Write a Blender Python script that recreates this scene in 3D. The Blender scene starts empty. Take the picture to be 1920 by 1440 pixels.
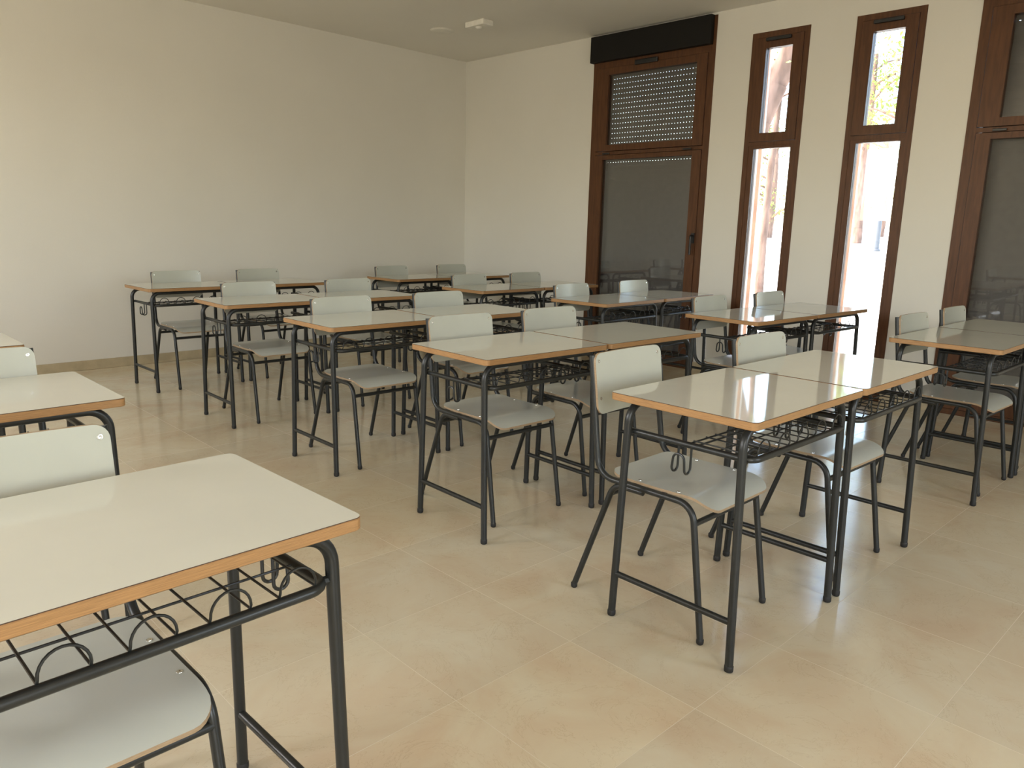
import bpy, bmesh, math, random
from mathutils import Vector, Matrix

random.seed(7)
SC = bpy.context.scene
COL = SC.collection
PI = math.pi

# ------------------------------------------------------------------ camera
cam_data = bpy.data.cameras.new('camera')
cam = bpy.data.objects.new('camera', cam_data)
COL.objects.link(cam)
SC.camera = cam
cam_data.sensor_fit = 'HORIZONTAL'
cam_data.sensor_width = 36.0
cam_data.lens = 26.77445
cam_data.clip_start = 0.02
_r = Vector((0.7120193, -0.7017534, 0.0238899))
_u = Vector((0.1265187, 0.1616875, 0.9786982))
_f = Vector((0.6906675, 0.6938295, -0.2039095))
cam.matrix_world = Matrix(((_r.x, _u.x, -_f.x, 0.0), (_r.y, _u.y, -_f.y, 0.0),
                           (_r.z, _u.z, -_f.z, 1.2583), (0, 0, 0, 1)))

# ------------------------------------------------------------------ colour management, world, sun
SC.view_settings.view_transform = 'Standard'
SC.view_settings.look = 'None'
SC.view_settings.gamma = 1.0
SC.view_settings.use_curve_mapping = False
SC.view_settings.exposure = -0.10
SC.cycles.use_denoising = True
SC.cycles.max_bounces = 10
SC.cycles.diffuse_bounces = 6
SC.cycles.transparent_max_bounces = 16
SC.cycles.sample_clamp_indirect = 8.0
SC.cycles.caustics_reflective = False
SC.cycles.caustics_refractive = False

world = bpy.data.worlds.new('sky')
SC.world = world
world.use_nodes = True
wn = world.node_tree
wn.nodes.clear()
wo = wn.nodes.new('ShaderNodeOutputWorld')
wb = wn.nodes.new('ShaderNodeBackground')
ws = wn.nodes.new('ShaderNodeTexSky')
ws.sky_type = 'NISHITA'
ws.sun_disc = False
ws.sun_elevation = math.radians(48)
ws.sun_rotation = math.radians(-40)
ws.dust_density = 3.0
ws.air_density = 1.0
wb.inputs['Strength'].default_value = 2.3
wn.links.new(ws.outputs[0], wb.inputs['Color'])
wn.links.new(wb.outputs[0], wo.inputs['Surface'])

sun_d = bpy.data.lights.new('sun', 'SUN')
sun_d.energy = 11.0
sun_d.angle = math.radians(0.6)
sun_d.color = (1.0, 0.94, 0.84)
sun = bpy.data.objects.new('sun', sun_d)
COL.objects.link(sun)
sun.rotation_euler = Vector((-0.25, -0.62, -0.75)).to_track_quat('-Z', 'Y').to_euler()

# room: x towards the window wall, y towards the back wall
XW, YB, HC = 6.0095, 6.8887, 3.042
XL, YF = -2.7, -3.0
WT = 0.30                                     # wall thickness
def area_lamp(name, loc, size, direction, watts, color):
    d = bpy.data.lights.new(name, 'AREA')
    d.shape = 'RECTANGLE'
    d.size, d.size_y = size
    d.energy = watts
    d.color = color
    o = bpy.data.objects.new(name, d)
    COL.objects.link(o)
    o.location = loc
    o.rotation_euler = Vector(direction).to_track_quat('-Z', 'Z').to_euler()
    return o

# unseen openings added to brighten the room, behind and beside the camera
# added openings: (y, half width) in the left wall, (x, half width) in the front wall
LEFT_OPEN = [(-0.9, 0.30), (2.1, 0.65), (5.1, 0.80)]
FRONT_OPEN = [(-1.1, 0.95), (3.0, 0.65)]
for y_, h_ in LEFT_OPEN:
    area_lamp('window_portal', (XL - WT - 0.03, y_, 2.15), (2 * h_ + 0.04, 1.34), (1, 0, 0), 1, (1, 1, 1)).data.cycles.is_portal = True
for x_, h_ in FRONT_OPEN:
    area_lamp('window_portal', (x_, YF - WT - 0.03, 1.6), (2 * h_ + 0.04, 1.94), (0, 1, 0), 1, (1, 1, 1)).data.cycles.is_portal = True
# added warm fill lamps in the same openings, standing for no known source
for (y_, h_), w_ in zip(LEFT_OPEN, (17, 40, 46)):
    area_lamp('courtyard_light', (XL - 0.03, y_, 2.15), (2 * h_, 1.3), (1, 0, -0.12), w_, (1.0, 0.89, 0.70))
for (x_, h_), w_ in zip(FRONT_OPEN, (92, 36)):
    area_lamp('courtyard_light', (x_, YF - 0.03, 1.6), (2 * h_, 1.9), (0.02, 1, 0), w_, (1.0, 0.89, 0.70))
for i_, (a_, b_) in enumerate([(2.882, 3.366), (2.052, 2.533)]):
    p_ = area_lamp('window_portal', (XW + WT + 0.05, (a_ + b_) / 2, 1.41), (b_ - a_ + 0.04, 2.86), (-1, 0, 0), 1, (1, 1, 1))
    p_.data.cycles.is_portal = True

# ------------------------------------------------------------------ materials
def new_mat(name):
    m = bpy.data.materials.new(name)
    m.use_nodes = True
    nt = m.node_tree
    return m, nt, nt.nodes['Principled BSDF']

def srgb(r, g, b):
    f = lambda c: (c / 255 / 12.92) if c / 255 <= 0.04045 else ((c / 255 + 0.055) / 1.055) ** 2.4
    return (f(r), f(g), f(b), 1.0)

def noise_mix(nt, bsdf, c1, c2, scale, detail=4, rough=0.55, stretch=(1, 1, 1), coord='Object', lo=0.35, hi=0.65):
    tc = nt.nodes.new('ShaderNodeTexCoord')
    mp = nt.nodes.new('ShaderNodeMapping')
    mp.inputs['Scale'].default_value = stretch
    nz = nt.nodes.new('ShaderNodeTexNoise')
    nz.inputs['Scale'].default_value = scale
    nz.inputs['Detail'].default_value = detail
    nz.inputs['Roughness'].default_value = rough
    rp = nt.nodes.new('ShaderNodeValToRGB')
    rp.color_ramp.elements[0].position = lo
    rp.color_ramp.elements[0].color = c1
    rp.color_ramp.elements[1].position = hi
    rp.color_ramp.elements[1].color = c2
    nt.links.new(tc.outputs[coord], mp.inputs[0])
    nt.links.new(mp.outputs[0], nz.inputs['Vector'])
    nt.links.new(nz.outputs['Fac'], rp.inputs[0])
    if bsdf:
        nt.links.new(rp.outputs[0], bsdf.inputs['Base Color'])
    return tc, mp, nz, rp

def add_bump(nt, bsdf, height_socket, strength, dist):
    b = nt.nodes.new('ShaderNodeBump')
    b.inputs['Strength'].default_value = strength
    b.inputs['Distance'].default_value = dist
    nt.links.new(height_socket, b.inputs['Height'])
    nt.links.new(b.outputs[0], bsdf.inputs['Normal'])
    return b

def plaster(name, c1, c2):
    m, nt, b = new_mat(name)
    noise_mix(nt, b, c1, c2, 1.3, 5)
    b.inputs['Roughness'].default_value = 0.85
    b.inputs['Specular IOR Level'].default_value = 0.2
    tc = nt.nodes.new('ShaderNodeTexCoord')
    nz = nt.nodes.new('ShaderNodeTexNoise')
    nz.inputs['Scale'].default_value = 140
    nz.inputs['Detail'].default_value = 3
    nt.links.new(tc.outputs['Object'], nz.inputs['Vector'])
    add_bump(nt, b, nz.outputs['Fac'], 0.25, 0.002)
    return m

M = {}
M['wall'] = plaster('wall_plaster', (0.69, 0.675, 0.62, 1), (0.71, 0.695, 0.64, 1))
M['ceiling'] = plaster('ceiling_plaster', (0.77, 0.75, 0.70, 1), (0.79, 0.77, 0.715, 1))

def simple(name, c, rough=0.5, metal=0.0, spec=0.5, vary=0.06, scale=20, stretch=(1, 1, 1)):
    m, nt, b = new_mat(name)
    lo = tuple(max(0, x * (1 - vary)) for x in c[:3]) + (1,)
    hi = tuple(min(1, x * (1 + vary)) for x in c[:3]) + (1,)
    noise_mix(nt, b, lo, hi, scale, 4, 0.55, stretch)
    b.inputs['Roughness'].default_value = rough
    b.inputs['Metallic'].default_value = metal
    b.inputs['Specular IOR Level'].default_value = spec
    return m

M['laminate'] = simple('pale_grey_laminate', (0.58, 0.58, 0.51, 1), 0.045, 0, 0.5, 0.015, 6)
M['dark_line'] = simple('laminate_core', (0.06, 0.03, 0.018, 1), 0.5)
M['chair_lam'] = simple('grey_green_laminate', (0.46, 0.475, 0.42, 1), 0.20, 0, 0.45, 0.02, 6)
M['beech'] = simple('beech_edge', (0.34, 0.19, 0.08, 1), 0.38, 0, 0.4, 0.20, 5, (6, 6, 260))
M['ply'] = simple('plywood_edge', (0.33, 0.24, 0.15, 1), 0.45, 0, 0.35, 0.15, 60, (1, 1, 10))
M['steel'] = simple('dark_painted_steel', (0.016, 0.018, 0.0175, 1), 0.34, 0, 0.45, 0.08, 30)
M['rubber'] = simple('black_rubber', (0.012, 0.012, 0.012, 1), 0.6)
M['chrome'] = simple('bright_zinc', (0.75, 0.75, 0.73, 1), 0.25, 1.0)
M['brown'] = simple('brown_window_paint', (0.095, 0.040, 0.017, 1), 0.42, 0, 0.25, 0.16, 5, (12, 12, 1.2))
M['box'] = simple('shutter_box_paint', (0.009, 0.008, 0.007, 1), 0.55, 0, 0.2)
M['slat'] = simple('shutter_slat', (0.145, 0.12, 0.115, 1), 0.55)
M['black'] = simple('black_fitting', (0.012, 0.012, 0.013, 1), 0.35)
M['white'] = simple('white_plastic', (0.78, 0.76, 0.70, 1), 0.4)
M['skirt'] = simple('skirting_tile', (0.46, 0.39, 0.26, 1), 0.3, 0, 0.4, 0.10, 9)
M['render'] = simple('pale_render', (0.68, 0.63, 0.54, 1), 0.85, 0, 0.2, 0.05, 8)
M['terracotta'] = simple('terracotta_render', (0.50, 0.24, 0.13, 1), 0.8, 0, 0.2, 0.15, 8)
M['paving'] = simple('pale_paving', (0.62, 0.58, 0.50, 1), 0.9, 0, 0.2, 0.08, 2)
M['bark'] = simple('pine_bark', (0.17, 0.105, 0.08, 1), 0.9, 0, 0.2, 0.35, 9, (1, 1, 0.25))
M['leaf'] = simple('leaf_green', (0.20, 0.27, 0.05, 1), 0.6, 0, 0.3, 0.35, 3)
M['pole'] = simple('grey_lamp_pole', (0.08, 0.085, 0.095, 1), 0.5)

def glass_mat():
    m = bpy.data.materials.new('window_glass')
    m.use_nodes = True
    nt = m.node_tree
    nt.nodes.clear()
    out = nt.nodes.new('ShaderNodeOutputMaterial')
    mix = nt.nodes.new('ShaderNodeMixShader')
    tr = nt.nodes.new('ShaderNodeBsdfTransparent')
    tr.inputs[0].default_value = (0.95, 0.97, 0.96, 1)
    gl = nt.nodes.new('ShaderNodeBsdfGlossy')
    gl.inputs['Roughness'].default_value = 0.01
    fr = nt.nodes.new('ShaderNodeFresnel')
    fr.inputs['IOR'].default_value = 1.5
    nt.links.new(fr.outputs[0], mix.inputs[0])
    nt.links.new(tr.outputs[0], mix.inputs[1])
    nt.links.new(gl.outputs[0], mix.inputs[2])
    nt.links.new(mix.outputs[0], out.inputs[0])
    return m
M['glass'] = glass_mat()

def floor_mat():
    m, nt, b = new_mat('polished_beige_tiles')
    L = nt.links.new
    tc = nt.nodes.new('ShaderNodeTexCoord')
    mp = nt.nodes.new('ShaderNodeMapping')
    mp.vector_type = 'POINT'
    mp.inputs['Location'].default_value = (-2.10, -0.472, 0)
    rot = nt.nodes.new('ShaderNodeMapping')
    rot.inputs['Rotation'].default_value = (0, 0, math.radians(1.0))
    br = nt.nodes.new('ShaderNodeTexBrick')
    br.offset = 0.0
    br.squash = 1.0
    br.inputs['Scale'].default_value = 1.0
    br.inputs['Brick Width'].default_value = 0.4565
    br.inputs['Row Height'].default_value = 0.4525
    br.inputs['Mortar Size'].default_value = 0.0011
    br.inputs['Mortar Smooth'].default_value = 0.3
    br.inputs['Bias'].default_value = 0.0
    br.inputs['Color1'].default_value = (0.94, 0.94, 0.94, 1)
    br.inputs['Color2'].default_value = (1.04, 1.03, 1.0, 1)
    br.inputs['Mortar'].default_value = (1.0, 1.0, 1.0, 1)
    L(tc.outputs['Object'], mp.inputs[0])
    L(mp.outputs[0], rot.inputs[0])
    L(rot.outputs[0], br.inputs['Vector'])
    n1 = nt.nodes.new('ShaderNodeTexNoise')
    n1.inputs['Scale'].default_value = 2.6
    n1.inputs['Detail'].default_value = 8
    n1.inputs['Roughness'].default_value = 0.62
    n1.inputs['Distortion'].default_value = 0.6
    L(tc.outputs['Object'], n1.inputs['Vector'])
    r1 = nt.nodes.new('ShaderNodeValToRGB')
    e = r1.color_ramp.elements
    e[0].position, e[0].color = 0.33, (0.585, 0.475, 0.34, 1)
    e[1].position, e[1].color = 0.66, (0.655, 0.605, 0.465, 1)
    k = e.new(0.5)
    k.color = (0.625, 0.55, 0.405, 1)
    L(n1.outputs['Fac'], r1.inputs[0])
    # thin dark veins
    n2 = nt.nodes.new('ShaderNodeTexNoise')
    n2.inputs['Scale'].default_value = 3.3
    n2.inputs['Detail'].default_value = 7
    n2.inputs['Roughness'].default_value = 0.7
    n2.inputs['Distortion'].default_value = 1.6
    L(tc.outputs['Object'], n2.inputs['Vector'])
    r2 = nt.nodes.new('ShaderNodeValToRGB')
    v = r2.color_ramp.elements
    v[0].position, v[0].color = 0.493, (1, 1, 1, 1)
    v[1].position, v[1].color = 0.507, (1, 1, 1, 1)
    q = v.new(0.5)
    q.color = (0.84, 0.80, 0.76, 1)
    L(n2.outputs['Fac'], r2.inputs[0])
    mx = nt.nodes.new('ShaderNodeMix')
    mx.data_type = 'RGBA'
    mx.blend_type = 'MULTIPLY'
    mx.inputs[0].default_value = 1.0
    L(r1.outputs[0], mx.inputs[6])
    L(br.outputs['Color'], mx.inputs[7])
    m2 = nt.nodes.new('ShaderNodeMix')
    m2.data_type = 'RGBA'
    m2.blend_type = 'MULTIPLY'
    m2.inputs[0].default_value = 0.8
    L(mx.outputs[2], m2.inputs[6])
    L(r2.outputs[0], m2.inputs[7])
    m3 = nt.nodes.new('ShaderNodeMix')
    m3.data_type = 'RGBA'
    m3.inputs[7].default_value = (0.665, 0.60, 0.47, 1)
    L(br.outputs['Fac'], m3.inputs[0])
    L(m2.outputs[2], m3.inputs[6])
    L(m3.outputs[2], b.inputs['Base Color'])
    rr = nt.nodes.new('ShaderNodeMapRange')
    rr.inputs['To Min'].default_value = 0.15
    rr.inputs['To Max'].default_value = 0.55
    L(br.outputs['Fac'], rr.inputs[0])
    L(rr.outputs[0], b.inputs['Roughness'])
    b.inputs['Specular IOR Level'].default_value = 0.5
    inv = nt.nodes.new('ShaderNodeMath')
    inv.operation = 'SUBTRACT'
    inv.inputs[0].default_value = 1.0
    L(br.outputs['Fac'], inv.inputs[1])
    add_bump(nt, b, inv.outputs[0], 0.5, 0.0015)
    return m
M['floor'] = floor_mat()

# ------------------------------------------------------------------ mesh helpers
def link_mesh(name, bm, mats, parent=None, smooth=False):
    me = bpy.data.meshes.new(name)
    bm.normal_update()
    bm.to_mesh(me)
    bm.free()
    for m in (mats if isinstance(mats, (list, tuple)) else [mats]):
        me.materials.append(m)
    if smooth:
        for p in me.polygons:
            p.use_smooth = True
        try:
            me.set_sharp_from_angle(angle=math.radians(40))
        except Exception:
            pass
    o = bpy.data.objects.new(name, me)
    COL.objects.link(o)
    if parent:
        o.parent = parent
    return o

def box(bm, x0, x1, y0, y1, z0, z1, mi=0):
    vs = [bm.verts.new(p) for p in ((x0, y0, z0), (x1, y0, z0), (x1, y1, z0), (x0, y1, z0),
                                    (x0, y0, z1), (x1, y0, z1), (x1, y1, z1), (x0, y1, z1))]
    for q in ((0, 3, 2, 1), (4, 5, 6, 7), (0, 1, 5, 4), (1, 2, 6, 5), (2, 3, 7, 6), (3, 0, 4, 7)):
        f = bm.faces.new([vs[i] for i in q])
        f.material_index = mi

def box_bevel(x0, x1, y0, y1, z0, z1, bev=0.003, seg=2):
    bm = bmesh.new()
    box(bm, x0, x1, y0, y1, z0, z1)
    bmesh.ops.bevel(bm, geom=bm.edges[:], offset=bev, segments=seg, profile=0.5, affect='EDGES')
    return bm

def fillet(pts, rad, n=6):
    pts = [Vector(p) for p in pts]
    rads = rad if isinstance(rad, (list, tuple)) else [rad] * len(pts)
    out = [pts[0]]
    for i in range(1, len(pts) - 1):
        a, b, c = pts[i - 1], pts[i], pts[i + 1]
        d1, d2 = (a - b).normalized(), (c - b).normalized()
        ang = d1.angle(d2)
        if ang > PI - 1e-3 or rads[i] <= 0:
            out.append(b)
            continue
        t = rads[i] / math.tan(ang / 2)
        t = min(t, (a - b).length * 0.98, (c - b).length * 0.98)
        r = t * math.tan(ang / 2)
        bis = (d1 + d2).normalized()
        cen = b + bis * (r / math.sin(ang / 2))
        p1, p2 = b + d1 * t, b + d2 * t
        v1, v2 = (p1 - cen), (p2 - cen)
        tot = v1.angle(v2)
        axis = v1.cross(v2).normalized()
        for k in range(n + 1):
            out.append(cen + Matrix.Rotation(tot * k / n, 3, axis) @ v1)
    out.append(pts[-1])
    return out

def tube(bm, pts, r, seg=10, closed=False, cap=True):
    pts = [Vector(p) for p in pts]
    cl = [pts[0]]
    for p in pts[1:]:
        if (p - cl[-1]).length > 1e-6:
            cl.append(p)
    pts = cl
    n = len(pts)
    tang = []
    for i in range(n):
        if closed:
            t = pts[(i + 1) % n] - pts[i - 1]
        elif i == 0:
            t = pts[1] - pts[0]
        elif i == n - 1:
            t = pts[-1] - pts[-2]
        else:
            t = (pts[i + 1] - pts[i]).normalized() + (pts[i] - pts[i - 1]).normalized()
        tang.append(t.normalized())
    ref = Vector((0, 0, 1)) if abs(tang[0].z) < 0.9 else Vector((1, 0, 0))
    nrm = tang[0].cross(ref).normalized()
    rings = []
    for i in range(n):
        if i:
            ax = tang[i - 1].cross(tang[i])
            if ax.length > 1e-8:
                nrm = Matrix.Rotation(tang[i - 1].angle(tang[i]), 3, ax.normalized()) @ nrm
        nrm = (nrm - tang[i] * nrm.dot(tang[i])).normalized()
        bi = tang[i].cross(nrm)
        rings.append([bm.verts.new(pts[i] + (nrm * math.cos(2 * PI * k / seg) + bi * math.sin(2 * PI * k / seg)) * r)
                      for k in range(seg)])
    for i in range(n if closed else n - 1):
        a, b = rings[i], rings[(i + 1) % n]
        for k in range(seg):
            bm.faces.new((a[k], a[(k + 1) % seg], b[(k + 1) % seg], b[k]))
    if cap and not closed:
        bm.faces.new(list(reversed(rings[0])))
        bm.faces.new(rings[-1])

def lathe(bm, prof, cx=0, cy=0, seg=14, cz=0):
    rings = []
    for r, z in prof:
        rings.append([bm.verts.new((cx + r * math.cos(2 * PI * k / seg), cy + r * math.sin(2 * PI * k / seg), cz + z)) for k in range(seg)])
    for a, b in zip(rings, rings[1:]):
        for k in range(seg):
            bm.faces.new((a[k], a[(k + 1) % seg], b[(k + 1) % seg], b[k]))
    bm.faces.new(list(reversed(rings[0])))
    bm.faces.new(rings[-1])

def rrect(w, h, r, n=6):
    out = []
    for cx, cy, a0 in ((w / 2 - r, h / 2 - r, 0), (-w / 2 + r, h / 2 - r, 90), (-w / 2 + r, -h / 2 + r, 180), (w / 2 - r, -h / 2 + r, 270)):
        for k in range(n + 1):
            a = math.radians(a0 + 90 * k / n)
            out.append((cx + r * math.cos(a), cy + r * math.sin(a)))
    return out

def slab(bm, outline, zs, insets=None, mi_side=0, mi_top=0, mi_bot=0):
    """stack of rounded outlines: zs from bottom to top, capped"""
    rings = []
    for i, z in enumerate(zs):
        rings.append([bm.verts.new((x, y, z)) for x, y in (outline[i] if insets else outline)])
    n = len(rings[0])
    for a, b in zip(rings, rings[1:]):
        for k in range(n):
            f = bm.faces.new((a[k], a[(k + 1) % n], b[(k + 1) % n], b[k]))
            f.material_index = mi_side
    f = bm.faces.new(list(reversed(rings[0]))); f.material_index = mi_bot
    f = bm.faces.new(rings[-1]); f.material_index = mi_top

def tag(o, label=None, cat=None, group=None, kind=None):
    if label: o['label'] = label
    if cat: o['category'] = cat
    if group: o['group'] = group
    if kind: o['kind'] = kind
    return o

def empty(name, loc=(0, 0, 0), rz=0.0):
    o = bpy.data.objects.new(name, None)
    COL.objects.link(o)
    o.location = loc
    o.rotation_euler = (0, 0, rz)
    o.empty_display_size = 0.1
    return o

def copy_tree(o, parent=None):
    c = o.copy()
    COL.objects.link(c)
    if parent:
        c.parent = parent
    for ch in o.children:
        copy_tree(ch, c)
    return c

# ------------------------------------------------------------------ room shell
def struct(name, bm, mats, smooth=False):
    return tag(link_mesh(name, bm, mats, None, smooth), kind='structure')

bm = bmesh.new(); box(bm, XL - WT, XW + WT, YF - WT, YB + WT, -0.2, 0.0)
struct('floor', bm, M['floor'])
bm = bmesh.new(); box(bm, XL - WT, XW + WT, YF - WT, YB + WT, HC, HC + 0.2)
struct('ceiling', bm, M['ceiling'])
bm = bmesh.new(); box(bm, XL - WT, XW + WT, YB, YB + WT, 0, HC)
struct('wall_back', bm, M['wall'])

def wall_grid(name, axis, p0, p1, a0, a1, holes):
    """wall slab between p0 and p1 on axis, spanning a0..a1 and 0..HC, with rectangular holes"""
    ys = sorted({a0, a1, *[h[0] for h in holes], *[h[1] for h in holes]})
    zs = sorted({0.0, HC, *[h[2] for h in holes], *[h[3] for h in holes]})
    bm = bmesh.new()
    for i in range(len(ys) - 1):
        run = None
        for j in range(len(zs) - 1):
            cy, cz = (ys[i] + ys[i + 1]) / 2, (zs[j] + zs[j + 1]) / 2
            if any(h[0] < cy < h[1] and h[2] < cz < h[3] for h in holes):
                continue
            if axis == 'x':
                box(bm, p0, p1, ys[i], ys[i + 1], zs[j], zs[j + 1])
            else:
                box(bm, ys[i], ys[i + 1], p0, p1, zs[j], zs[j + 1])
    bmesh.ops.remove_doubles(bm, verts=bm.verts[:], dist=1e-5)
    # drop the internal faces shared by two boxes
    seen = {}
    for f in bm.faces:
        seen.setdefault(tuple(sorted(v.index for v in f.verts)), []).append(f)
    dead = [f for fs in seen.values() if len(fs) > 1 for f in fs]
    bmesh.ops.delete(bm, geom=dead, context='FACES_ONLY')
    return struct(name, bm, M['wall'])

WIDE = [(3.70, 5.02), (0.39, 1.71)]
NARROW = [(2.882, 3.366), (2.052, 2.533)]
SIDE_OPEN = []
holes = [(a, b, 0.0, 3.025) for a, b in WIDE] + [(a, b, 0.0, 2.82) for a, b in NARROW] + [(a, b, 0.2, 2.75) for a, b in SIDE_OPEN]
wall_grid('wall_right', 'x', XW, XW + WT, YF - WT, YB, holes)
wall_grid('wall_left', 'x', XL - WT, XL, YF - WT, YB, [(y_ - h_, y_ + h_, 1.5, 2.8) for y_, h_ in LEFT_OPEN])
wall_grid('wall_front', 'y', YF - WT, YF, XL, XW, [(x_ - h_, x_ + h_, 0.65, 2.55) for x_, h_ in FRONT_OPEN])

bm = box_bevel(XL, XW - 0.001, YB - 0.012, YB - 0.0005, 0.0005, 0.079, 0.002)
struct('baseboard_back', bm, M['skirt'])
segs = [(YF, 0.39), (1.71, 2.052), (2.533, 2.882), (3.366, 3.70), (5.02, YB - 0.013)]
bm = bmesh.new()
for a, b in segs:
    if b - a > 0.01:
        box(bm, XW - 0.012, XW - 0.0005, a + 0.001, b - 0.001, 0.0005, 0.079)
struct('baseboard_right', bm, M['skirt'])

# ------------------------------------------------------------------ windows
def ring_frame(bm, x0, x1, y0, y1, z0, z1, wl, wr, wb, wt):
    """rectangular frame, wl at y1 side (left seen from the room), wr at y0 side"""
    box(bm, x0, x1, y1 - wl, y1, z0, z1)
    box(bm, x0, x1, y0, y0 + wr, z0, z1)
    if wb > 0: box(bm, x0, x1, y0 + wr, y1 - wl, z0, z0 + wb)
    if wt > 0: box(bm, x0, x1, y0 + wr, y1 - wl, z1 - wt, z1)

def part(name, bm, m, parent, label=None, smooth=False):
    o = link_mesh(name, bm, m, parent, smooth)
    if label: o['label'] = label
    return o

def narrow_window(idx, y0, y1):
    root = tag(empty('window_%d' % idx, (XW, (y0 + y1) / 2, 0)), kind='structure')
    c = (y0 + y1) / 2
    a, b = y0 - c + 0.001, y1 - c - 0.001
    ztop = 2.819
    X0, X1 = -0.004, 0.062
    # outer frame with the transom between the two lights
    bm = bmesh.new()
    ring_frame(bm, X0, X1, a, b, 0.001, ztop, 0.042, 0.042, 0.05, 0.042)
    box(bm, X0, X1, a + 0.042, b - 0.042, 1.945, 1.975)
    part('frame', bm, M['brown'], root)
    # upper sash
    bm = bmesh.new()
    ring_frame(bm, X0 - 0.006, X1 - 0.01, a + 0.045, b - 0.045, 1.978, ztop - 0.045, 0.085, 0.085, 0.066, 0.08)
    up = part('sash', bm, M['brown'], root)
    bm = bmesh.new(); box(bm, 0.02, 0.026, a + 0.13, b - 0.13, 2.043, ztop - 0.125)
    part('pane', bm, M['glass'], up)
    # lower fixed light
    bm = bmesh.new()
    ring_frame(bm, X0 + 0.004, X1 - 0.01, a + 0.042, b - 0.042, 0.05, 1.945, 0.045, 0.035, 0.07, 0.022)
    lo = part('sash', bm, M['brown'], root)
    bm = bmesh.new(); box(bm, 0.02, 0.026, a + 0.077, b - 0.087, 0.12, 1.923)
    part('pane', bm, M['glass'], lo)
    # latch on the top rail
    bm = box_bevel(-0.034, -0.010, 0.005 - 0.105, 0.005 + 0.105, 2.742, 2.768, 0.006, 3)
    part('latch', bm, M['black'], root)
    # rendered lining of the opening outside, with a terracotta outer corner
    bm = bmesh.new()
    for x0_, x1_, m_ in ((0.064, 0.225, 0), (0.225, 0.285, 1), (0.285, WT + 0.012, 0)):
        box(bm, x0_, x1_, b - 0.012, b, 0.0, ztop, m_)
        box(bm, x0_, x1_, a, a + 0.012, 0.0, ztop, m_)
        box(bm, x0_, x1_, a + 0.012, b - 0.012, ztop - 0.012, ztop, m_)
    part('jamb', bm, [M['render'], M['terracotta']], root)
    return root

def wide_window(idx, y0, y1, rows_top, rows_low, handle=True):
    root = tag(empty('window_%d' % idx, (XW, (y0 + y1) / 2, 0)), kind='structure')
    c = (y0 + y1) / 2
    a, b = y0 - c + 0.001, y1 - c - 0.001
    X0, X1 = -0.004, 0.065
    bm = bmesh.new()
    ring_frame(bm, X0, X1, a, b, 0.001, 3.022, 0.062, 0.062, 0.04, 0.0)
    box(bm, X0, X1, a + 0.062, b - 0.062, 2.735, 2.80)
    box(bm, X0, X1, a + 0.062, b - 0.062, 1.945, 1.975)
    part('frame', bm, M['brown'], root)
    bm = bmesh.new()
    ring_frame(bm, X0 - 0.008, X1 - 0.015, a + 0.066, b - 0.066, 1.98, 2.732, 0.125, 0.10, 0.055, 0.06)
    up = part('sash', bm, M['brown'], root)
    bm = bmesh.new(); box(bm, 0.012, 0.018, a + 0.166, b - 0.191, 2.035, 2.672)
    part('pane', bm, M['glass'], up)
    bm = bmesh.new()
    ring_frame(bm, X0 - 0.008, X1 - 0.015, a + 0.066, b - 0.066, 0.045, 1.94, 0.09, 0.09, 0.09, 0.04)
    lo = part('sash', bm, M['brown'], root)
    bm = bmesh.new(); box(bm, 0.012, 0.018, a + 0.156, b - 0.156, 0.135, 1.90)
    part('pane', bm, M['glass'], lo)
    # shutter box across the top
    bm = box_bevel(-0.055, 0.06, a + 0.028, b + 0.012, 2.792, 3.024, 0.004)
    part('shutter_box', bm, M['box'], root)
    # rolled-down shutter outside the glass: slats, with slots left open between them
    bm = bmesh.new()
    xs0, xs1 = 0.105, 0.116
    pitch = 0.0452
    zt = 2.74
    z = zt
    k = 0
    ya, yb = a + 0.07, b - 0.07
    while z > 0.02:
        opened = (k < rows_top) or (k in rows_low)
        z0 = max(z - pitch, 0.02)
        gap = 0.0050 if opened else 0.0
        box(bm, xs0, xs1, ya, yb, z0 + gap, z)
        # rounded nose of the slat
        box(bm, xs0 - 0.003, xs0, ya, yb, z0 + gap + 0.008, z - 0.008)
        if opened:
            n = int((yb - ya) / 0.0305)
            st = (yb - ya) / n
            for q in range(n):
                box(bm, xs0 + 0.001, xs1 - 0.001, ya + q * st, ya + q * st + st * 0.66, z0, z0 + gap)
        z -= pitch
        k += 1
    part('roller_shutter', bm, M['slat'], root)
    # fittings
    bm = box_bevel(-0.034, -0.0125, 0.035 - 0.125, 0.035 + 0.125, 2.722, 2.765, 0.008, 3)
    part('latch', bm, M['black'], root)
    for yc in (b - 0.205, a + 0.205):
        bm = box_bevel(-0.024, -0.0125, yc - 0.042, yc + 0.042, 1.947, 1.963, 0.003, 2)
        part('hinge', bm, M['black'], root)
    bm = bmesh.new()
    yh = a + 0.085
    tube(bm, fillet([(-0.013, yh, 1.205), (-0.055, yh, 1.205), (-0.055, yh, 1.04)], 0.012), 0.010, 10)
    box(bm, -0.022, -0.0125, yh - 0.016, yh + 0.016, 1.14, 1.23)
    part('handle', bm, M['black'], root)
    return root

wide_window(1, *WIDE[0], rows_top=15, rows_low=(18,))
narrow_window(2, *NARROW[0])
narrow_window(3, *NARROW[1])
wide_window(4, *WIDE[1], rows_top=2, rows_low=())

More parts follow.
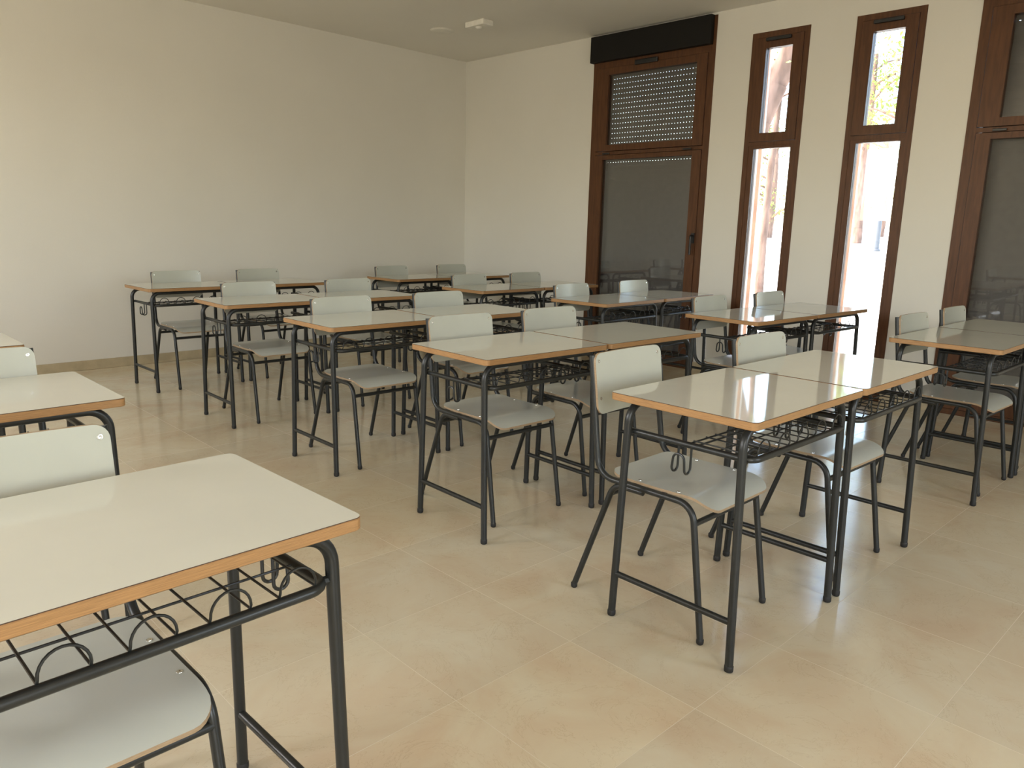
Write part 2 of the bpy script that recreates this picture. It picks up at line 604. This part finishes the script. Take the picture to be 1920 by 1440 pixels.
# ------------------------------------------------------------------ ceiling fittings
cs = tag(empty('ceiling_sensor', (4.925, 5.478, HC)), 'small white rectangular box fixed to the ceiling in front of the far corner', 'ceiling fitting')
bm = box_bevel(-0.062, 0.062, -0.122, 0.122, -0.046, -0.0005, 0.006, 3)
part('housing', bm, M['white'], cs)
bm = bmesh.new(); lathe(bm, [(0.001, -0.062), (0.02, -0.060), (0.03, -0.052), (0.032, -0.046)], 0.0, 0.0, 18)
part('lens', bm, M['white'], cs, None, True)
dl = tag(empty('ceiling_disc', (4.912, 5.985, HC)), 'flat round white cover set in the ceiling beside the rectangular box', 'ceiling fitting')
bm = bmesh.new(); lathe(bm, [(0.001, -0.012), (0.085, -0.012), (0.10, -0.009), (0.112, -0.0005)], 0, 0, 36)
part('cover', bm, M['white'], dl, None, True)

# ------------------------------------------------------------------ desk
TOPZ, DW, DD = 0.758, 0.70, 0.50

def leg_at(z):
    # the legs stand slightly splayed: half spacings along x and y at height z
    return DW / 2 - 0.028 - 0.0105 * z, DD / 2 - 0.031 - 0.031 * z

def make_desk():
    root = empty('school_desk')
    bm = bmesh.new()
    o = rrect(DW - 0.002, DD - 0.002, 0.017)
    slab(bm, o, [TOPZ - 0.0016, TOPZ], None, 1, 0, 1)
    top = part('tabletop', bm, [M['laminate'], M['dark_line']], root)
    bm = bmesh.new()
    o1, o2 = rrect(DW - 0.003, DD - 0.003, 0.017), rrect(DW, DD, 0.018)
    slab(bm, [o1, o2, o2, o1], [TOPZ - 0.0235, TOPZ - 0.0215, TOPZ - 0.0032, TOPZ - 0.00165], True, 0, 0, 0)
    part('edge_band', bm, M['beech'], top, 'beech edge of the tabletop')
    zb = TOPZ - 0.0235
    zt_ = zb - 0.0125
    bx, by = leg_at(0.012)
    tx, ty = leg_at(zt_)
    for sx in (-1, 1):
        for sy in (-1, 1):
            bm = bmesh.new()
            tube(bm, fillet([(sx * bx, sy * by, 0.012), (sx * tx, sy * ty, zt_), (0, sy * ty, zt_)], 0.058, 9), 0.0125, 14)
            lg = part('leg', bm, M['steel'], root, None, True)
            bm = bmesh.new()
            lathe(bm, [(0.008, 0.0), (0.0128, 0.003), (0.0138, 0.008), (0.0138, 0.019), (0.0126, 0.021)], sx * bx, sy * by, 14)
            part('foot_cap', bm, M['rubber'], lg, 'black rubber foot', True)
        bm = bmesh.new()
        qx, qy = leg_at(0.152)
        tube(bm, [(sx * qx, -qy, 0.152), (sx * qx, qy, 0.152)], 0.0098, 12)
        part('stretcher', bm, M['steel'], root, None, True)
        # coat hook on the side bar
        bm = bmesh.new()
        LX = leg_at(0.63)[0] - 0.0215
        hy, hw, r = 0.0, 0.022, 0.013
        zlow, ztip = 0.566, 0.602
        P = []
        xa, xb = sx * LX, sx * (LX + 0.031)
        P.append((xa, hy - hw, 0.632))
        P.append((xa, hy - hw, zlow))
        xm = (xa + xb) / 2
        for k in range(1, 8):
            a = PI + PI * k / 8
            P.append((xm + sx * 0.0155 * math.cos(a), hy - hw, zlow + 0.016 * math.sin(a)))
        P.append((xb, hy - hw, zlow))
        P.append((xb, hy - hw * 0.9, ztip - 0.012))
        for k in range(1, 8):
            a = PI - PI * k / 8
            P.append((xb, hy + hw * 0.9 * math.cos(a), ztip - 0.010 + 0.018 * math.sin(a)))
        P.append((xb, hy + hw * 0.9, ztip - 0.012))
        P.append((xb, hy + hw, zlow))
        for k in range(1, 8):
            a = 2 * PI - PI * k / 8
            P.append((xm + sx * 0.0155 * math.cos(a), hy + hw, zlow + 0.016 * math.sin(a)))
        P.append((xa, hy + hw, zlow))
        P.append((xa, hy + hw, 0.632))
        tube(bm, P, 0.0038, 8)
        part('coat_hook', bm, M['steel'], root, None, True)
    # book shelf under the top: bent tube rail and a wire grid with arches in front
    bm = bmesh.new()
    zr = 0.634
    LX, LY = leg_at(zr)
    RX, RF = LX - 0.0215, DD / 2 - 0.030
    tube(bm, fillet([(-RX, LY, zr), (-RX, -RF, zr), (RX, -RF, zr), (RX, LY, zr)], 0.036, 8), 0.0098, 12)
    for sx in (-1, 1):
        for sy in (-1, 1):
            tube(bm, [(sx * LX, sy * LY, zr), (sx * (RX - 0.002), sy * (LY - 0.004), zr)], 0.0085, 8)
    sh = part('shelf_rail', bm, M['steel'], root, None, True)
    bm = bmesh.new()
    zw = zr + 0.0105
    yb_, yf_ = -0.012, -RF
    rw = 0.0024
    for k in range(5):
        xc = -0.236 + 0.118 * k
        pts = [(xc - 0.0335, yb_, zw - 0.002), (xc - 0.0335, yf_ + 0.004, zw - 0.002)]
        pts += [(xc - 0.0335 * math.cos(PI * j / 12), yf_, zw + 0.006 + 0.036 * math.sin(PI * j / 12)) for j in range(13)]
        pts += [(xc + 0.0335, yf_ + 0.004, zw - 0.002), (xc + 0.0335, yb_, zw - 0.002)]
        tube(bm, pts, rw, 7)
    for y in (-0.108, -0.040, -0.012):
        tube(bm, [(-RX, y, zw - 0.0068), (RX, y, zw - 0.0068)], rw if y < -0.1 else 0.0030, 7)
    part('wire_shelf', bm, M['steel'], root, None, True)
    return root

# ------------------------------------------------------------------ chair
def make_chair():
    root = empty('school_chair')
    r = 0.0105
    for sx in (-1, 1):
        prof = [(sx * 0.199, -0.252, 0.012), (sx * 0.192, -0.187, 0.4355), (sx * 0.190, -0.02, 0.4355),
                (sx * 0.188, 0.185, 0.4355), (sx * 0.179, 0.243, 0.838)]
        full = fillet(prof, [0, 0.062, 0, 0.072, 0], 9)
        cut = min(range(len(full)), key=lambda i: (full[i] - Vector(prof[2])).length)
        bm = bmesh.new(); tube(bm, full[:cut + 1], r, 12)
        fl = part('leg', bm, M['steel'], root, None, True)
        bm = bmesh.new(); tube(bm, full[cut:], r, 12)
        part('back_post', bm, M['steel'], root, None, True)
        rear = fillet([(sx * 0.187, 0.0, 0.4225), (sx * 0.187, 0.118, 0.4225), (sx * 0.199, 0.262, 0.012)], 0.055, 9)
        bm = bmesh.new(); tube(bm, rear, r, 12)
        rl = part('leg', bm, M['steel'], root, None, True)
        for lg, y in ((fl, -0.252), (rl, 0.262)):
            bm = bmesh.new()
            lathe(bm, [(0.007, 0.0), (0.0108, 0.003), (0.0117, 0.007), (0.0117, 0.017), (0.0106, 0.019)], sx * 0.199, y, 12)
            part('foot_cap', bm, M['rubber'], lg, 'black rubber foot', True)
    bm = bmesh.new(); tube(bm, [(-0.193, -0.197, 0.377), (0.193, -0.197, 0.377)], 0.0095, 12)
    part('crossbar', bm, M['steel'], root, None, True)
    bm = bmesh.new(); tube(bm, [(-0.189, 0.132, 0.385), (0.189, 0.132, 0.385)], 0.0095, 12)
    part('crossbar', bm, M['steel'], root, None, True)
    # seat: bent plywood, waterfall front edge
    def seat_z(y):
        if y < -0.165:
            t = (-0.165 - y) / 0.09
            return 0.4565 - 0.034 * t * t
        d = 0.007 * math.sin(PI * min(max((y + 0.165) / 0.30, 0), 1))
        return 0.4565 - d * 0.4 + (0.006 * max(0, (y - 0.07) / 0.08) ** 2)
    th = 0.0085
    ny, nx = 26, 12
    y0, y1, hw = -0.252, 0.148, 0.184
    def half_w(y):
        rf, rb = 0.046, 0.05
        if y < y0 + rf:
            t = (y0 + rf - y) / rf
            return hw - rf + rf * math.sqrt(max(0, 1 - t * t))
        if y > y1 - rb:
            t = (y - (y1 - rb)) / rb
            return hw - rb + rb * math.sqrt(max(0, 1 - t * t))
        return hw
    def grid_plate(rows, cols, f_top, f_bot, mats, name):
        bm = bmesh.new()
        T = [[bm.verts.new(f_top(i, j)) for j in range(cols)] for i in range(rows)]
        B = [[bm.verts.new(f_bot(i, j)) for j in range(cols)] for i in range(rows)]
        for i in range(rows - 1):
            for j in range(cols - 1):
                bm.faces.new((T[i][j], T[i][j + 1], T[i + 1][j + 1], T[i + 1][j])).material_index = 0
                bm.faces.new((B[i][j], B[i + 1][j], B[i + 1][j + 1], B[i][j + 1])).material_index = 0
        ring = [(0, j) for j in range(cols)] + [(i, cols - 1) for i in range(1, rows)] + \
               [(rows - 1, j) for j in range(cols - 2, -1, -1)] + [(i, 0) for i in range(rows - 2, 0, -1)]
        for a, b in zip(ring, ring[1:] + ring[:1]):
            f = bm.faces.new((T[a[0]][a[1]], B[a[0]][a[1]], B[b[0]][b[1]], T[b[0]][b[1]]))
            f.material_index = 1
        bmesh.ops.recalc_face_normals(bm, faces=bm.faces[:])
        return part(name, bm, mats, root, None, True)
    yy = [y0 + (y1 - y0) * (0.5 - 0.5 * math.cos(PI * i / (ny - 1))) for i in range(ny)]
    def st(i, j):
        w = half_w(yy[i])
        return (w * (2 * j / (nx - 1) - 1), yy[i], seat_z(yy[i]))
    def sb(i, j):
        p = st(i, j)
        return (p[0], p[1], p[2] - th)
    seat = grid_plate(ny, nx, st, sb, [M['chair_lam'], M['ply']], 'seat')
    def rivet(parent, loc, nrm):
        bm = bmesh.new()
        lathe(bm, [(0.0062, 0.0), (0.0058, 0.0014), (0.0030, 0.0019), (0.0012, 0.0010)], 0, 0, 12)
        q = Vector(nrm).to_track_quat('Z', 'Y').to_matrix().to_4x4()
        bm.transform(Matrix.Translation(loc) @ q)
        part('rivet', bm, M['chrome'], parent, 'bright rivet', True)
    for x in (-0.169, 0.169):
        for y in (-0.120, 0.028):
            rivet(seat, (x, y, seat_z(y) - 0.0002), (0, 0, 1))
    # backrest: slightly curved plywood in front of the posts
    zb0, zb1, bw, cr = 0.642, 0.846, 0.187, 0.030
    lean = (0.243 - 0.195) / (0.838 - 0.49)
    def post_y(z):
        return 0.243 - (0.838 - z) * lean
    nz_, nxb = 22, 18
    zz = [zb0 + (zb1 - zb0) * (0.5 - 0.5 * math.cos(PI * i / (nz_ - 1))) for i in range(nz_)]
    def bhalf(z):
        for e, s in ((zb0, 1), (zb1, -1)):
            d = (z - e) * s
            if d < cr:
                t = 1 - d / cr
                return bw - cr + cr * math.sqrt(max(0, 1 - t * t))
        return bw
    def bf(i, j):
        x = bhalf(zz[i]) * (2 * j / (nxb - 1) - 1)
        return (x, post_y(zz[i]) - 0.0105 - 0.0092 + 0.013 * (1 - (x / bw) ** 2), zz[i])
    def bb(i, j):
        p = bf(i, j)
        return (p[0], p[1] + 0.0090, p[2])
    back = grid_plate(nz_, nxb, bf, bb, [M['chair_lam'], M['ply']], 'backrest')
    for x in (-0.168, 0.168):
        for z in (0.695, 0.820):
            yq = post_y(z) - 0.0197 + 0.013 * (1 - (x / bw) ** 2)
            rivet(back, (x, yq + 0.0002, z), (0, -1, 0.1))
    return root

# ------------------------------------------------------------------ layout: near-left corner of every desk (x, y, turn in degrees) and its chair (dx, dy, turn)
LAYOUT = {
    'A1R': ((0.002, 1.051, 0.8), (0.286, 0.36, 0)),
    'A2R': ((0.002, 2.242, -0.3), (0.415, 0.3, 0)),
    'A3R': ((0.018, 3.42, -0.6), None),
    'B1L': ((1.847, 0.931, -1.1), (0.296, 0.421, 0)),
    'B1R': ((2.559, 0.917, -1.0), (0.341, 0.336, -2.5)),
    'B2L': ((1.926, 2.073, -2.4), (0.386, 0.378, -2)),
    'B2R': ((2.638, 2.043, -2.4), (0.268, 0.395, -3)),
    'B3L': ((1.932, 3.175, -1.5), (0.386, 0.297, -1.5)),
    'B3R': ((2.644, 3.156, -1.7), (0.355, 0.297, -1.5)),
    'B4L': ((1.945, 4.353, -2.0), (0.401, 0.297, -1)),
    'B4R': ((2.657, 4.329, -2.2), (0.447, 0.297, -1)),
    'B5L': ((1.964, 5.62, 0.0), (0.396, 0.297, -1)),
    'B5R': ((2.676, 5.62, 0.5), (0.374, 0.303, 0.4)),
    'C1L': ((3.975, 0.855, -0.9), (0.415, 0.297, -3)),
    'C1R': ((4.687, 0.842, -1.2), (0.373, 0.300, -1.5)),
    'C2L': ((3.983, 2.056, -3.2), (0.354, 0.297, -1)),
    'C2R': ((4.695, 2.018, -2.8), (0.36, 0.297, -2)),
    'C3L': ((4.021, 3.169, 0.9), (0.281, 0.32, 0)),
    'C3R': ((4.733, 3.181, 1.2), (0.342, 0.32, 0)),
    'C4L': ((3.964, 4.326, 0.1), (0.33, 0.3, 0)),
    'C4R': ((4.676, 4.327, 0.1), (0.298, 0.3, 0)),
    'C5L': ((4.105, 5.594, 0.6), (0.32, 0.32, 0)),
    'C5R': ((4.817, 5.602, 0.8), (0.37, 0.32, -1)),
}
ROWS = {'1': 'front row', '2': 'second row', '3': 'third row', '4': 'fourth row', '5': 'last row by the back wall'}
COLS = {'A': 'left column', 'B': 'middle column', 'C': 'column nearest the windows'}
LABELS = {
    'A1R': ('closest grey-topped desk, filling the lower left corner of the photo', 'grey plywood chair under the closest desk, its seat showing below the wire shelf'),
    'A2R': ('grey-topped desk of the left column directly behind the closest desk', 'grey plywood chair behind the second desk of the left column, cut by the frame'),
    'A3R': ('third desk of the left column, only the pale corner of its top showing', None),
}

desk0, chair0 = make_desk(), make_chair()
first = True
for key, ((x, y, rz), ch) in LAYOUT.items():
    rz = math.radians(rz)
    ca, sa = math.cos(rz), math.sin(rz)
    d = desk0 if first else copy_tree(desk0)
    cx, cy = DW / 2, DD / 2
    d.location = (x + cx * ca - cy * sa, y + cx * sa + cy * ca, 0)
    d.rotation_euler = (0, 0, rz)
    half = 'left' if key[2] == 'L' else 'right'
    if key in LABELS:
        dl_, cl_ = LABELS[key]
    else:
        dl_ = 'grey-topped school desk, %s one of the %s pair in the %s' % (half, ROWS[key[1]].replace(' by the back wall', ''), COLS[key[0]])
        cl_ = 'grey plywood chair behind the %s desk of the %s pair, %s' % (half, ROWS[key[1]].replace(' by the back wall', ''), COLS[key[0]])
    tag(d, dl_, 'desk', 'school desks set out in pairs')
    if ch:
        c = chair0 if first else copy_tree(chair0)
        c.location = (x + ch[0], y + ch[1], 0)
        c.rotation_euler = (0, 0, math.radians(ch[2]))
        tag(c, cl_, 'chair', 'school chairs pushed in behind the desks')
    first = False

# ------------------------------------------------------------------ outside
bm = bmesh.new()
gx0 = XW + WT + 0.002
vs = []
for x, z in ((gx0, -0.06), (gx0 + 6, 0.0), (22, 0.8), (30, 1.1), (70, 1.7)):
    vs.append((bm.verts.new((x, -30, z)), bm.verts.new((x, 60, z))))
for a, b in zip(vs, vs[1:]):
    bm.faces.new((a[0], b[0], b[1], a[1]))
struct('ground', bm, M['paving'])

def gz(x):
    pts = ((gx0, -0.06), (gx0 + 6, 0.0), (22, 0.8), (30, 1.1), (70, 1.7))
    for (xa, za), (xb, zb) in zip(pts, pts[1:]):
        if xa <= x <= xb:
            return za + (zb - za) * (x - xa) / (xb - xa)
    return 0

def tree(x, y, h, tr, crown, n, lean, label, seed, low=0.45):
    rnd = random.Random(seed)
    root = tag(empty('pine_tree', (x, y, gz(x))), label, 'tree', 'trees outside the narrow windows')
    bm = bmesh.new()
    path, N = [], 12
    for i in range(N + 1):
        t = i / N
        path.append(Vector((lean[0] * t * t + 0.06 * math.sin(5 * t + seed), lean[1] * t * t + 0.06 * math.cos(4 * t + seed), h * 0.9 * t)))
    for i in range(N):      # tapering trunk
        tube(bm, [path[i], path[i + 1]], tr * (1 - 0.65 * i / N), 10)
    tips = []
    for k in range(9):
        t = low + (0.95 - low) * k / 8
        p0 = path[min(N, int(t * N))]
        a = rnd.uniform(0, 2 * PI)
        L = crown * rnd.uniform(0.5, 1.0)
        p1 = p0 + Vector((math.cos(a) * L * 0.5, math.sin(a) * L * 0.5, 0.25 * L))
        p2 = p0 + Vector((math.cos(a) * L, math.sin(a) * L, 0.35 * L))
        tube(bm, [p0, p1, p2], tr * 0.22, 6)
        tips += [p1, p2]
    part('trunk', bm, M['bark'], root, None, True)
    bm = bmesh.new()
    tips += [path[-1], path[-2], path[-3]]
    for _ in range(n):
        c = rnd.choice(tips)
        p = c + Vector((rnd.gauss(0, 1), rnd.gauss(0, 1), rnd.gauss(0, 0.7))) * (crown * 0.22)
        s = rnd.uniform(0.05, 0.12) * (0.6 + crown / 4)
        R = Matrix.Rotation(rnd.uniform(0, 6.28), 3, Vector((rnd.gauss(0, 1), rnd.gauss(0, 1), rnd.gauss(0, 1))).normalized())
        q = [p + R @ Vector(v) * s for v in ((-0.5, 0, 0), (0, -0.3, 0.06), (0.8, 0, 0), (0, 0.3, 0.06))]
        bm.faces.new([bm.verts.new(v) for v in q])
    part('foliage', bm, M['leaf'], root)
    return root

tree(9.6, 5.72, 6.0, 0.25, 1.1, 1200, (0.2, -2.1), 'thick reddish leaning trunk close outside the left narrow window', 3, 0.62)
tree(12.4, 6.38, 6.5, 0.075, 0.8, 1200, (0.0, 0.0), 'slim pale trunk standing just right of the thick leaning trunk', 5, 0.62)
tree(15.2, 5.25, 6.6, 0.10, 1.3, 1500, (0.1, 0.2), 'leafy green tree filling the upper pane of the right narrow window', 8, 0.5)
tree(26.0, 10.18, 6.5, 0.17, 1.5, 1800, (0.0, 0.1), 'distant tree left of the grey lamp pole, trunk bare low down', 11, 0.55)
tree(33.0, 12.1, 4.2, 0.20, 1.3, 2000, (0.1, 0.1), 'distant bushy tree directly behind the grey lamp pole', 14, 0.25)
tree(28.0, 14.35, 4.6, 0.20, 1.5, 2000, (0.1, 0.1), 'distant tree seen through the lower pane of the left narrow window', 19, 0.2)

lp = tag(empty('lamp_pole', (22.0, 8.094, gz(22.0))), 'slim grey lamp pole outside, seen through the right narrow window', 'lamp pole')
bm = bmesh.new()
lathe(bm, [(0.12, 0.0), (0.12, 0.05), (0.085, 0.07), (0.07, 2.3), (0.065, 2.34)], 0, 0, 12)
part('pole', bm, M['pole'], lp, None, True)
bm = bmesh.new()
lathe(bm, [(0.05, 2.34), (0.09, 2.37), (0.10, 2.48), (0.05, 2.55), (0.01, 2.58)], 0, 0, 12)
part('lamp_head', bm, M['pole'], lp, None, True)
